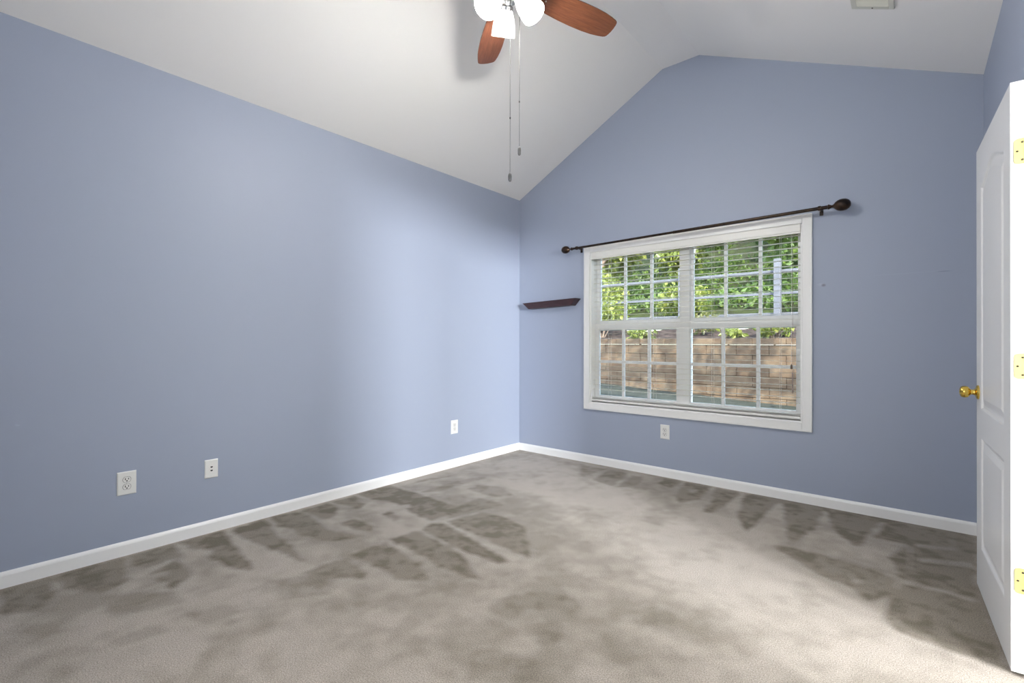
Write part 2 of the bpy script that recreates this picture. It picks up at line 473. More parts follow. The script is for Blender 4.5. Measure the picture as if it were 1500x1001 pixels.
def poly_mask(px, py, poly):
    inside = np.zeros(px.shape, bool)
    k = len(poly)
    for i in range(k):
        x0, y0 = poly[i]
        x1, y1 = poly[(i + 1) % k]
        c = ((y0 > py) != (y1 > py))
        with np.errstate(divide='ignore', invalid='ignore'):
            xi = (x1 - x0) * (py - y0) / (y1 - y0 + 1e-12) + x0
        inside ^= (c & (px < xi))
    return inside
def smooth_noise(nx, ny, cell, seed):
    g = np.random.default_rng(seed)
    gx, gy = int(nx / cell) + 3, int(ny / cell) + 3
    v = g.random((gy, gx))
    yy, xx = np.mgrid[0:ny, 0:nx] / cell
    i, j = yy.astype(int), xx.astype(int)
    fy, fx = yy - i, xx - j
    fy, fx = fy * fy * (3 - 2 * fy), fx * fx * (3 - 2 * fx)
    return (v[i, j] * (1 - fx) + v[i, j + 1] * fx) * (1 - fy) + (v[i + 1, j] * (1 - fx) + v[i + 1, j + 1] * fx) * fy
def blur(a, k):
    for _ in range(k):
        a = (np.roll(a, 1, 0) + a + np.roll(a, -1, 0)) / 3
        a = (np.roll(a, 1, 1) + a + np.roll(a, -1, 1)) / 3
    return a
ST = 0.0115
NX, NY = int(W / ST) + 1, int(-YF / ST) + 1
gx, gy = np.meshgrid(np.linspace(0, W, NX), np.linspace(YF, 0, NY))
def fbm(seed, cells):
    return sum(smooth_noise(NX, NY, c, seed + q) * w for q, (c, w) in enumerate(cells)) / sum(w for _, w in cells)
wx = gx + (fbm(1, [(14, 1), (5, .8), (2.2, .5)]) - .5) * 0.05
wy = gy + (fbm(9, [(14, 1), (5, .8), (2.2, .5)]) - .5) * 0.05
nap = np.zeros_like(gx)
for v, poly in NAP_DARK:
    nap = np.where(poly_mask(wx, wy, poly), np.maximum(nap, v), nap)
lx = gx + (wx - gx) * .3
ly = gy + (wy - gy) * .3
for v, poly in NAP_LIGHT:
    nap = np.where(poly_mask(lx, ly, poly), v, nap)
nap = blur(nap, 1)
cloud = fbm(31, [(34, 1), (13, 1), (6, .7), (3, .45)])
cloud = np.clip((cloud - .40) / .28, 0, 1)
streak = np.clip((fbm(61, [(9, 1), (4, 1), (2, .6)]) - .42) / .3, 0, 1)
nap = np.clip(nap * (0.72 + .4 * streak) + (1 - nap) * (cloud * .42 + .12 * streak), 0, 1)
verts = np.stack([gx, gy, np.zeros_like(gx)], -1).reshape(-1, 3)
idx = np.arange(NX * NY).reshape(NY, NX)
quads = np.stack([idx[:-1, :-1], idx[:-1, 1:], idx[1:, 1:], idx[1:, :-1]], -1).reshape(-1, 4)
me = bpy.data.meshes.new('floor')
me.from_pydata(verts.tolist(), [], quads.tolist())
at = me.attributes.new('nap', 'FLOAT', 'POINT')
at.data.foreach_set('value', nap.reshape(-1).astype(np.float32))
me.materials.append(M_carpet)
fl = bpy.data.objects.new('floor', me)
COL.objects.link(fl)
tag(fl, 'taupe carpeted floor with vacuum strokes', 'floor', kind='structure')

BB = [(0, 0), (.0135, 0), (.0135, .058), (.011, .066), (.006, .0725), (.003, .0746), (0, .0746)]
for nm, a, b, n_ in [('baseboard_left', (0, YF, 0), (0, 0, 0), (1, 0, 0)), ('baseboard_back', (0, 0, 0), (W, 0, 0), (0, -1, 0)),
                     ('baseboard_right', (W, DY1 + .065, 0), (W, 0, 0), (-1, 0, 0)), ('baseboard_front', (0, YF, 0), (W, YF, 0), (0, 1, 0))]:
    bm = bmesh.new()
    sweep_profile(bm, BB, a, b, n_)
    tag(link(nm, bm, M_trim), 'white baseboard along the %s wall' % nm.split('_')[1], 'baseboard', kind='structure')

# doorway casing and jamb
bm = bmesh.new()
for y0, y1 in ((DY0 - .055, DY0 + .005), (DY1 - .005, DY1 + .055)):
    box(bm, W - .016, W, y0, y1, 0, DZ + .055, .004)
box(bm, W - .016, W, DY0, DY1, DZ - .005, DZ + .055, .004)
box(bm, W, W + T, DY0, DY0 + .018, 0, DZ, 0)
box(bm, W, W + T, DY1 - .006, DY1, 0, DZ, 0)
box(bm, W, W + T, DY0, DY1, DZ - .018, DZ, 0)
tag(link('trim_1', bm, M_trim), 'white casing round the doorway behind the open door', 'door casing', kind='structure')

# the hall beyond the doorway, lit by its own window
HX, HY0, HY1, HZ = 12.2, -7.2, -1.2, 2.6
M_hall = mat('hall_paint', (0.72, 0.72, 0.70), 0.7)
bm = bmesh.new()
box(bm, W + T - .001, HX, HY0 - .1, HY0, -.1, HZ)
box(bm, W + T - .001, HX, HY1, HY1 + .1, -.1, HZ)
tag(link('wall_hall', bm, M_hall), 'white walls of the hall beyond the doorway', 'wall', kind='structure')
bm = bmesh.new()
plate_poly(bm, [(HY0 - .1, -.1), (HY1 + .1, -.1), (HY1 + .1, HZ), (HY0 - .1, HZ)], [[(-6.75, 1.2), (-5.35, 1.2), (-5.35, 2.5), (-6.75, 2.5)], [(-4.35, .7), (-2.75, .7), (-2.75, 2.0), (-4.35, 2.0)]],
           lambda y, z: (HX, y, z), (.08, 0, 0))  # lower opening is added to go with the patch lamp
tag(link('wall_hall_end', bm, M_hall), 'end wall of the hall with its window opening and an added one', 'wall', kind='structure')
bm = bmesh.new()
box(bm, W + .03, HX, HY0 - .1, HY1 + .1, HZ, HZ + .1)
tag(link('ceiling_hall', bm, M_ceil), 'white flat ceiling of the hall', 'ceiling', kind='structure')
bm = bmesh.new()
box(bm, W + .001, HX, HY0 - .1, HY1 + .1, -.1, -.001)
tag(link('floor_hall', bm, mat('hall_carpet', CARPET_LIGHT, 1.0, spec=.05)), 'taupe hall carpet beyond the doorway', 'floor', kind='structure')

# added window behind the camera, invented as a setting for the fill lamp
w2 = tag(empty('added_window', (2.45, YF, .65)), 'added unseen window with a closed roller shade behind the fill lamp', 'window', kind='structure')
bm = bmesh.new()
frame(bm, -.532, .532, -.062, 1.562, .062, 0, .016, .004)
link('casing', bm, M_trim, w2)
bm = bmesh.new()
frame(bm, -.47, .47, 0, 1.5, .05, -.12, -.08, .003)
link('sash', bm, M_vinyl, w2)
bm = bmesh.new()
box(bm, -.468, .468, -.052, -.050, .02, 1.47)
tube(bm, [(-.468, -.045, 1.47), (.468, -.045, 1.47)], .022, 16)
link('roller_shade', bm, M_plate, w2)

# ------------------------------------------------------------------ window
win = tag(empty('window_1', ((GX0 + GX1) / 2, 0, GZ0)), 'white double window with grids in the blue gable wall', 'window', kind='structure')
WO = Vector(win.location)
def wlink(name, bm, m, parent=None, smooth=False):
    bm.transform(Matrix.Translation(-WO))
    return link(name, bm, m, parent or win, smooth)
CX0, CX1, CZ0, CZ1 = 0.8116, 2.684, 0.5117, 2.0655
bm = bmesh.new()
frame(bm, CX0, CX1, CZ0, CZ1, 0.062, -.017, 0, .004)
frame(bm, CX0, CX1, CZ0, CZ1, 0.012, -.021, -.015, .003)
wlink('casing', bm, M_case)
bm = bmesh.new()
frame(bm, GX0 - .008, GX1 + .008, GZ0 - .008, GZ1 + .008, .02, 0.0005, T + .01, 0.001)
wlink('jamb', bm, M_trim)
ML0, ML1 = 1.710, 1.790                      # mullion post between the two units
bm = bmesh.new()
box(bm, ML0, ML1, .070, T + .012, GZ0, GZ1, .003)
wlink('mullion', bm, M_vinyl)
ZM = 1.307                                   # meeting rail
for (x0, x1, gl, gr, glL, grL) in ((GX0 + .011, ML0, .921, 1.690, .924, 1.675), (ML1, GX1 - .011, 1.810, 2.577, 1.797, 2.570)):
    for nm, ys, z0, z1, a, b, zb, zt, hz in (('upper_sash', (.108, .140), ZM - .045, GZ1 - .010, gl, gr, 1.356, 1.962, 1.662),
                                              ('lower_sash', (.078, .106), GZ0 + .012, ZM + .022, glL, grL, .645, 1.266, .965)):
        bm = bmesh.new()
        y0, y1 = ys
        box(bm, x0, a, y0, y1, z0, z1, .003)
        box(bm, b, x1, y0, y1, z0, z1, .003)
        box(bm, a - .001, b + .001, y0 + .0005, y1 - .0005, zt, z1, .003)
        box(bm, a - .001, b + .001, y0 + .0005, y1 - .0005, z0, zb, .003)
        s = wlink(nm, bm, M_vinyl)
        bm = bmesh.new()
        ym = (y0 + y1) / 2
        box(bm, a, b, ym - .002, ym + .002, zb, zt)
        wlink('pane', bm, M_glass, s)
        bm = bmesh.new()
        for k in (1, 2):
            xc = a + (b - a) * k / 3
            box(bm, xc - .0125, xc + .0125, ym - .010, ym + .010, zb, zt, .002)
        if nm == 'lower_sash':
            box(bm, a, b, ym - .0095, ym + .0095, hz - .0125, hz + .0125, .002)
        wlink('muntin_grid', bm, M_vinyl, s)
    bm = bmesh.new()
    xc = (x0 + x1) / 2
    box(bm, xc - .03, xc + .03, .088, .108, ZM + .021, ZM + .032, .002)
    box(bm, xc - .006, xc + .022, .082, .095, ZM + .031, ZM + .040, .002)
    wlink('sash_lock', bm, M_vinyl)

# ------------------------------------------------------------------ blind
BX0, BX1 = GX0 + .010, GX1 - .010
bl = tag(empty('window_blind', ((BX0 + BX1) / 2, .035, GZ1 - .012)), 'wide white horizontal slat blind hanging open in the window', 'window blind')
BO = Vector(bl.location)
def blink_(name, bm, m, parent=None, smooth=False, base=None):
    bm.transform(Matrix.Translation(-(base or BO)))
    return link(name, bm, m, parent or bl, smooth)
bm = bmesh.new()
box(bm, BX0 + .004, BX1 - .004, .008, .062, 1.945, GZ1 - .013, .002)
blink_('headrail', bm, M_slat)
bm = bmesh.new()   # valance with a stepped foot and returned ends
sweep_profile(bm, [(0, 0), (.010, 0), (.010, .010), (.014, .014), (.014, .060), (.011, .066), (.011, .072), (0, .072)],
              (GX0 + .013, .004, 1.9585 - .022), (GX1 - .013, .004, 1.9585 - .022), (0, -1, 0))
blink_('valance', bm, M_slat)
bm = bmesh.new()
PITCHS = .0437
zs = 1.928
ns = 0
while zs > .672:
    t = bmesh.new()
    # slightly crowned slat
    n_ = 6
    for k in range(n_ + 1):
        u = k / n_
        yy = .010 + .050 * u
        cz = .0016 * (1 - (2 * u - 1) ** 2)
        t.verts.new((BX0 + .006, yy, zs + cz))
        t.verts.new((BX1 - .006, yy, zs + cz))
    t.verts.ensure_lookup_table()
    for k in range(n_):
        t.faces.new((t.verts[2 * k], t.verts[2 * k + 1], t.verts[2 * k + 3], t.verts[2 * k + 2]))
    bmesh.ops.solidify(t, geom=list(t.faces), thickness=.0028)
    merge(bm, t)
    zs -= PITCHS
    ns += 1
blink_('slats', bm, M_thin)
bm = bmesh.new()
box(bm, BX0 + .004, BX1 - .004, .008, .062, .592, .612, .006)
box(bm, BX0 + .006, BX1 - .006, .010, .060, .6195, .6225, .001)
box(bm, BX0 + .006, BX1 - .006, .010, .060, .6265, .6295, .001)
blink_('bottom_rail', bm, M_slat)
for xl in (BX0 + .18, BX0 + .62, BX1 - .62, BX1 - .135):
    bm = bmesh.new()
    for yy in (.0085, .0615):
        tube(bm, [(xl, yy, .60), (xl, yy, 1.95)], .0008, 6)
    blink_('ladder_cord', bm, M_plate)
bm = bmesh.new()
tube(bm, [(2.553, .002, .985), (2.553, .002, 1.95)], .0011, 6)
lc = blink_('lift_cord', bm, M_plate)
bm = bmesh.new()
lathe(bm, [(0, 0), (.006, .001), (.0085, .006), (.0065, .022), (.003, .034), (0, .035)], 16, Matrix.Translation((2.553, .002, .955)))
t_ = blink_('tassel', bm, mat('brown_tassel', (.09, .06, .04), .5), lc)
t_['label'] = 'brown tassel'
bm = bmesh.new()
tube(bm, [(2.561, -.001, .78), (2.561, -.001, .93)], .0042, 8)
tube(bm, [(2.561, -.001, .93), (2.561, .002, 1.95)], .0012, 8)
w_ = blink_('tilt_wand', bm, mat('grey_wand', (.30, .24, .22), .4))
# ------------------------------------------------------------------ curtain rod
rod = tag(empty('curtain_rod', (1.76, 0, 2.06)), 'dark bronze curtain rod with egg finials above the window', 'curtain rod')
RO = Vector(rod.location)
RA, RB = Vector((.654, -.09, 2.046)), Vector((2.864, -.09, 2.0725))
rd = (RB - RA).normalized()
def rl(name, bm, m, parent=None, smooth=True):
    bm.transform(Matrix.Translation(-RO))
    return link(name, bm, m, parent or rod, smooth)
bm = bmesh.new()
tube(bm, [RA + rd * .07, RA + rd * 1.10], .0100, 20)
tube(bm, [RA + rd * 1.06, RB - rd * .085], .0118, 20)
rl('rod', bm, M_bronze)
egg = [(0, .052), (.016, .049), (.028, .040), (.037, .025), (.0405, .008), (.0395, -.008), (.034, -.024), (.025, -.036), (.015, -.044), (.0095, -.049),
       (.0085, -.058), (.0125, -.062), (.0125, -.067), (.0165, -.070), (.0165, -.077), (.012, -.080), (.012, -.098), (0, -.098)]
for c, d, s in ((RA, -rd, .90), (RB, rd, 1.0)):
    bm = bmesh.new()
    lathe(bm, [(r * s, z * s) for r, z in egg], 32, axis_matrix(c, d))
    rl('finial', bm, M_finial)
for xb in (.777, 2.738):
    p = RA + rd * ((xb - RA.x) / rd.x)
    bm = bmesh.new()
    box(bm, xb - .011, xb + .011, -.006, 0, p.z - .032, p.z + .024, .002)
    tube(bm, [(xb, -.004, p.z), (xb, -.080, p.z)], .0065, 10)
    t = bmesh.new()   # cradle ring round the rod
    lathe(t, [(.0120, -.008), (.0165, -.008), (.0165, .008), (.0120, .008)], 24, None, False)
    merge(bm, t, axis_matrix(p, rd))
    br = rl('bracket', bm, M_bronze)

# ------------------------------------------------------------------ wall shelf
sh = tag(empty('wall_shelf', (.445, 0, 1.52)), 'small dark cherry ledge shelf with slanted ends left of the window', 'shelf')
bm = bmesh.new()
def frustum(bm, x0, x1, y1, z0, dx, dy, h, tilt=.030):
    lo = [(x0 + dx, 0), (x1 - dx, 0), (x1 - dx, -y1 + dy), (x0 + dx, -y1 + dy)]
    hi = [(x0, 0), (x1, 0), (x1, -y1), (x0, -y1)]
    a = [bm.verts.new((x, y, z0 + x * tilt)) for x, y in lo]
    b = [bm.verts.new((x, y, z0 + h + x * tilt)) for x, y in hi]
    for k in range(4):
        j = (k + 1) % 4
        bm.faces.new((a[k], a[j], b[j], b[k]))
    bm.faces.new(a)
    bm.faces.new(b)
frustum(bm, -.317, .318, .100, -.021, .056, .020, .058)
bmesh.ops.bevel(bm, geom=list(bm.edges), offset=.0015, segments=1, affect='EDGES')
link('moulding', bm, M_shelf, sh)
bm = bmesh.new()
t = bmesh.new()
frustum(t, -.319, .320, .102, .0365, 0, 0, .006)
merge(bm, t)
link('top_board', bm, M_shelf, sh)

# ------------------------------------------------------------------ wall plates (plate faces local -Y)
def cover(bm, w, h):
    t = bmesh.new()
    a = [(-w / 2, -h / 2), (w / 2, -h / 2), (w / 2, h / 2), (-w / 2, h / 2)]
    L = []
    for ins, y in ((0, 0), (0, -.003), (.005, -.0062)):
        L.append([t.verts.new((x - math.copysign(ins, x), y, z - math.copysign(ins, z))) for x, z in a])
    for p, q in zip(L, L[1:]):
        for k in range(4):
            j = (k + 1) % 4
            t.faces.new((p[k], p[j], q[j], q[k]))
    t.faces.new(L[-1])
    t.faces.new(L[0])
    merge(bm, t)
def duplex(loc, rotz, w, h, label):
    o = tag(empty('power_outlet', loc, rotz), label, 'outlet', 'outlets low on the blue walls')
    bm = bmesh.new(); cover(bm, w, h)
    link('cover_plate', bm, M_plate, o)
    for s in (-1, 1):
        zc = s * .0195
        bm = bmesh.new()
        t = bmesh.new()
        pts = []
        for k in range(28):   # rounded face with flattened top and bottom
            a = 2 * math.pi * k / 28
            pts.append((.0172 * math.cos(a), max(-.0142, min(.0142, .0172 * math.sin(a)))))
        lo = [t.verts.new((x, -.0058, zc + z)) for x, z in pts]
        hi = [t.verts.new((x * .96, -.0082, zc + z * .96)) for x, z in pts]
        for k in range(28):
            t.faces.new((lo[k], lo[(k + 1) % 28], hi[(k + 1) % 28], hi[k]))
        t.faces.new(hi)
        merge(bm, t)
        f = link('receptacle', bm, M_plate, o)
        bm = bmesh.new()
        box(bm, -.0084, -.0050, -.0090, -.0078, zc - .002, zc + .0085)
        box(bm, .0050, .0084, -.0090, -.0078, zc - .001, zc + .0078)
        lathe(bm, [(0, 0), (.0034, 0), (.0034, .0011), (0, .0011)], 12, Matrix.Translation((0, -.0078, zc - .0068)) @ Matrix.Rotation(R(90), 4, 'X'))
        t = bmesh.new()   # dark seam between the face and the plate
        a_ = [t.verts.new((x * 1.0, -.00635, zc + z)) for x, z in pts]
        b_ = [t.verts.new((x * 1.07, -.00635, zc + z * 1.07)) for x, z in pts]
        for k in range(28):
            t.faces.new((a_[k], a_[(k + 1) % 28], b_[(k + 1) % 28], b_[k]))
        merge(bm, t)
        link('slots', bm, M_slot, f)['label'] = 'dark plug slots'
    bm = bmesh.new()
    lathe(bm, [(0, 0), (.003, 0), (.0025, .0014), (0, .0016)], 14, Matrix.Translation((0, -.006, 0)) @ Matrix.Rotation(R(90), 4, 'X'))
    link('screw', bm, M_nickel, o)
duplex((0, -3.332, .3855), R(90), .083, .124, 'white duplex outlet on the left wall, nearest one, left of the jack plate')
duplex((0, -.945, .368), R(90), .084, .124, 'white duplex outlet on the left wall near the corner')
duplex((1.608, 0, .383), 0, .080, .122, 'white duplex outlet on the window wall below the sill')
o = tag(empty('jack_plate', (0, -2.929, .382), R(90)), 'small white wall plate with two dark phone jacks on the left wall', 'jack plate')
bm = bmesh.new(); cover(bm, .071, .110)
link('cover_plate', bm, M_plate, o)
for z in (.010, -.011):
    bm = bmesh.new()
    t = bmesh.new()
    sh_ = [(-.0062, .0042), (.0062, .0042), (.0062, -.001), (.003, -.0042), (-.003, -.0042), (-.0062, -.001)]
    lo = [t.verts.new((x, -.0060, z + q)) for x, q in sh_]
    hi = [t.verts.new((x, -.0068, z + q)) for x, q in sh_]
    for k in range(6):
        t.faces.new((lo[k], lo[(k + 1) % 6], hi[(k + 1) % 6], hi[k]))
    t.faces.new(hi)
    merge(bm, t)
    link('jack', bm, M_slot, o)['label'] = 'dark jack opening'
for z in (.042, -.042):
    bm = bmesh.new()
    lathe(bm, [(0, 0), (.003, 0), (.0025, .0012), (0, .0014)], 14, Matrix.Translation((0, -.006, z)) @ Matrix.Rotation(R(90), 4, 'X'))
    link('screw', bm, M_plate, o)

# ------------------------------------------------------------------ door
HPX, HPY, KX, KY = 3.4873, -1.5854, 3.4587, -0.8263
DW, DZ0, DZ1, DT = .762, .014, 2.0447, .035
dr = tag(empty('door_1', (HPX, HPY, DZ0), math.atan2(KY - HPY, KX - HPX)), 'white moulded two panel door standing open against the right wall', 'door', kind='structure')
def inset(poly, d):
    """inset a counter-clockwise polygon by d"""
    n_ = len(poly)
    out = []
    for i in range(n_):
        p0, p1, p2 = Vector(poly[i - 1]), Vector(poly[i]), Vector(poly[(i + 1) % n_])
        e0, e1 = (p1 - p0).normalized(), (p2 - p1).normalized()
        n0, n1 = Vector((-e0.y, e0.x)), Vector((-e1.y, e1.x))
        bis = (n0 + n1).normalized()
        out.append(tuple(p1 + bis * (d / max(.3, bis.dot(n0)))))
    return out
DH = DZ1 - DZ0
lowp = [(.118, .200), (.642, .200), (.642, .705), (.118, .705)]
arch = []
for k in range(17):
    u = k / 16
    arch.append((.642 + (.118 - .642) * u, 1.838 + .062 * (math.sin(math.pi * u) ** 1.5)))
upp = [(.118, .828), (.642, .828)] + arch
def door_side(bm, y, s):
    """s = +1 room side; grooves cut into the slab"""
    t = bmesh.new()
    loops = [lowp, upp]
    edges = []
    for lp in [[(0, 0), (DW, 0), (DW, DH), (0, DH)]] + loops:
        vs = [t.verts.new((x, y, z)) for x, z in lp]
        edges += [t.edges.new((a, b)) for a, b in zip(vs, vs[1:] + vs[:1])]
    bmesh.ops.triangle_fill(t, edges=edges, use_beauty=True)
    for lp in loops:
        prev = lp
        pv = [t.verts.new((x, y, z)) for x, z in lp]
        for ins, dep in ((.006, .0015), (.013, .007), (.021, .0085), (.030, .0075), (.052, .0015), (.056, .0010)):
            cur = inset(lp, ins)
            cv = [t.verts.new((x, y - s * dep, z)) for x, z in cur]
            for k in range(len(lp)):
                j = (k + 1) % len(lp)
                t.faces.new((pv[k], pv[j], cv[j], cv[k]))
            pv = cv
        t.faces.new(pv)
    merge(bm, t)
bm = bmesh.new()
door_side(bm, 0, 1)
door_side(bm, -DT, -1)
t = bmesh.new()
c = [[t.verts.new((x, y, z)) for x, z in ((0, 0), (DW, 0), (DW, DH), (0, DH))] for y in (0, -DT)]
for k in range(4):
    j = (k + 1) % 4
    t.faces.new((c[0][k], c[0][j], c[1][j], c[1][k]))
merge(bm, t)
bmesh.ops.remove_doubles(bm, verts=bm.verts, dist=1e-5)
slab = link('slab', bm, M_door, dr)
for z in (1.8025, 1.0645, .3295):
    zc = z - DZ0
    bm = bmesh.new()
    t = bmesh.new()
    pts = []
    hh, rc, ya, yb = .0435, .012, -.0085, -.042
    for a in range(0, 91, 15):
        pts.append((ya - rc + rc * math.cos(R(a)), hh - rc + rc * math.sin(R(a))))
    pts += [(yb, hh), (yb, -hh)]
    for a in range(-90, 1, 15):
        pts.append((ya - rc + rc * math.cos(R(a)), -hh + rc + rc * math.sin(R(a))))
    lo = [t.verts.new((.0005, y, zc + q)) for y, q in pts]
    hi = [t.verts.new((-.0022, y, zc + q)) for y, q in pts]
    for k in range(len(pts)):
        t.faces.new((lo[k], lo[(k + 1) % len(pts)], hi[(k + 1) % len(pts)], hi[k]))
    t.faces.new(hi)
    merge(bm, t)
    tube(bm, [(-.003, -.046, zc - hh), (-.003, -.046, zc + hh)], .0062, 14)
    h = link('hinge', bm, M_satin, dr)
    h['label'] = 'satin brass hinge'
    for q, yy in ((.030, -.0285), (0, -.0165), (-.030, -.0285)):
        bm = bmesh.new()
        lathe(bm, [(0, 0), (.0036, 0), (.003, .0012), (0, .0014)], 14, axis_matrix((-.0020, yy, zc + q), (-1, 0, 0)))
        link('screw', bm, M_screw, h)
bm = bmesh.new()
kz = .917 - DZ0
prof = [(0, 0), (.0325, 0), (.0325, .004), (.029, .008), (.020, .011), (.0135, .014), (.0115, .021), (.0125, .027), (.019, .031), (.0255, .037), (.0275, .045), (.0270, .053), (.0235, .060), (.0175, .0635), (.012, .0645), (.010, .063), (0, .063)]
lathe(bm, prof, 40, axis_matrix((.702, 0, kz), (0, 1, 0)))
link('knob', bm, M_brass, dr, True, R(30))['label'] = 'polished brass knob'
bm = bmesh.new()
lathe(bm, [(0, 0), (.0325, 0), (.0325, .004), (.029, .008), (.0135, .012), (.0115, .016), (.018, .020), (.0235, .026), (.022, .034), (.012, .038), (0, .038)], 32, axis_matrix((.702, -DT, kz), (0, -1, 0)))
link('back_knob', bm, M_brass, dr, True, R(30))
bm = bmesh.new()
box(bm, DW - .001, DW + .0015, -.030, -.005, kz - .028, kz + .028, .0005)
link('latch_plate', bm, M_brass, dr)

# ------------------------------------------------------------------ ceiling fan
HUB = Vector((1.737, -2.22, 2.85))
fan = tag(empty('ceiling_fan', (HUB.x, HUB.y, ZR)), 'ceiling fan with walnut blades and three lit opal glass shades', 'ceiling fan')
FO = Vector(fan.location)
def fl_(name, bm, m, parent=None, smooth=True):
    bm.transform(Matrix.Translation(-FO))
    return link(name, bm, m, parent or fan, smooth)
def at_hub(z): return Matrix.Translation((HUB.x, HUB.y, z))
bm = bmesh.new()
lathe(bm, [(0, .0), (.068, 0), (.068, -.012), (.058, -.040), (.030, -.066), (.016, -.070), (0, -.070)], 32, at_hub(ZR))
fl_('canopy', bm, M_nickel)
bm = bmesh.new()
tube(bm, [(HUB.x, HUB.y, 3.06), (HUB.x, HUB.y, ZR - .06)], .0135, 16)
fl_('downrod', bm, M_nickel)
bm = bmesh.new()
lathe(bm, [(0, 3.075), (.028, 3.075), (.040, 3.05), (.090, 3.02), (.118, 2.99), (.122, 2.93), (.110, 2.905), (.085, 2.892), (.080, 2.872), (0, 2.872)], 48, Matrix.Translation((HUB.x, HUB.y, 0)))
fl_('motor_housing', bm, M_nickel)
bm = bmesh.new()
lathe(bm, [(0, 2.875), (.062, 2.875), (.064, 2.866), (.057, 2.830), (.050, 2.812), (.051, 2.808), (.051, 2.798), (.034, 2.788), (.014, 2.783), (.009, 2.775), (0, 2.775)], 40, Matrix.Translation((HUB.x, HUB.y, 0)))
fl_('light_kit_housing', bm, M_nickel)
BLADE_A0 = math.atan2(0.4075, -0.5260)
def blade_outline():
    prof = [(.185, .052), (.215, .058), (.27, .0635), (.34, .0690), (.42, .0725), (.50, .0725), (.56, .069), (.61, .062), (.640, .0565)]
    top = [(x, w) for x, w in prof] + [(.652, .051), (.6585, .042), (.662, .028), (.663, .010)]
    return top + [(x, -w) for x, w in reversed(top)]
bmesh_pts = blade_outline()
proto = None
for k in range(5):
    ang = BLADE_A0 + k * R(72)
    if proto is None:
        bm = bmesh.new()
        lo = [bm.verts.new((x, y, -.0028)) for x, y in bmesh_pts]
        hi = [bm.verts.new((x, y, .0028)) for x, y in bmesh_pts]
        n_ = len(lo)
        for i in range(n_):
            bm.faces.new((lo[i], lo[(i + 1) % n_], hi[(i + 1) % n_], hi[i]))
        bm.faces.new(lo); bm.faces.new(hi)
        bmesh.ops.bevel(bm, geom=[e for e in bm.edges if len(e.link_faces) == 2 and abs(e.verts[0].co.z - e.verts[1].co.z) < 1e-6], offset=.0016, segments=2, affect='EDGES')
        b = link('blade', bm, M_blade, fan)
        bm = bmesh.new()
        box(bm, .10, .20, -.014, .014, .0030, .0075, .001)
        t = bmesh.new()
        lathe(t, [(0, .003), (.030, .003), (.030, .0075), (0, .0075)], 24, Matrix.Translation((.225, 0, 0)) @ Matrix.Scale(1.5, 4, (0, 1, 0)))
        merge(bm, t)
        for q in (-.024, 0, .024):
            lathe(bm, [(0, -.0046), (.0042, -.0042), (.0048, -.003), (0, -.003)], 12, Matrix.Translation((.222, q, 0)))
        iron = link('blade_iron', bm, M_nickel, b)
        proto = (b, iron)
    else:
        b = proto[0].copy(); COL.objects.link(b); b.parent = fan
        i2 = proto[1].copy(); COL.objects.link(i2); i2.parent = b
    b.location = HUB - FO + Vector((0, 0, .021))
    b.rotation_euler = Matrix.Rotation(ang, 3, 'Z').to_4x4().to_euler()
    b.rotation_euler = (Matrix.Rotation(ang, 3, 'Z') @ Matrix.Rotation(R(-14), 3, 'X')).to_euler()
tv = Vector((CAM[0] - HUB.x, CAM[1] - HUB.y, 0)).normalized()
rv = Vector((-tv.y, tv.x, 0))
shade_prof = [(.0345, .004), (.0355, .010), (.0425, .026), (.0500, .048), (.0550, .072), (.0580, .098), (.0595, .122), (.0590, .1255),
              (.0570, .1255), (.0560, .120), (.0545, .098), (.0515, .072), (.0465, .048), (.039, .026), (.030, .010), (.030, .004)]
for az in (70, -50, 190):
    d = tv * math.cos(R(az)) + rv * math.sin(R(az))
    tilt = R(34)
    ax = (d * math.sin(tilt) + Vector((0, 0, -math.cos(tilt)))).normalized()
    base = Vector((HUB.x, HUB.y, 2.802)) + d * .062
    Mx = axis_matrix(base, ax)
    bm = bmesh.new()
    lathe(bm, shade_prof, 40, Mx, False)
    s = fl_('lamp_shade', bm, M_opal)
    s.visible_shadow = True
    bm = bmesh.new()
    lathe(bm, [(0, -.022), (.016, -.022), (.026, -.014), (.0365, -.004), (.0375, .010), (.0350, .012), (.033, .006), (.024, .004), (0, .004)], 32, Mx)
    for q in range(3):
        a = R(120 * q)
        tube(bm, [Mx @ Vector((.036 * math.cos(a), .036 * math.sin(a), .004)), Mx @ Vector((.046 * math.cos(a), .046 * math.sin(a), .004))], .0028, 8)
    tube(bm, [Vector((HUB.x, HUB.y, 2.805)) + d * .03, base - ax * .015], .012, 12)
    fl_('shade_holder', bm, M_nickel, s)
    bm = bmesh.new()
    lathe(bm, [(0, .100), (.014, .097), (.024, .086), (.027, .072), (.024, .056), (.015, .038), (.012, .012), (0, .012)], 24, Mx)
    fl_('bulb', bm, M_bulb, s)
    lp = lamp('fan_bulb_light', 'POINT', Mx @ Vector((0, 0, FAN_Z)), FAN_WATT, FAN_TINT)
    lp.data.shadow_soft_size = .035
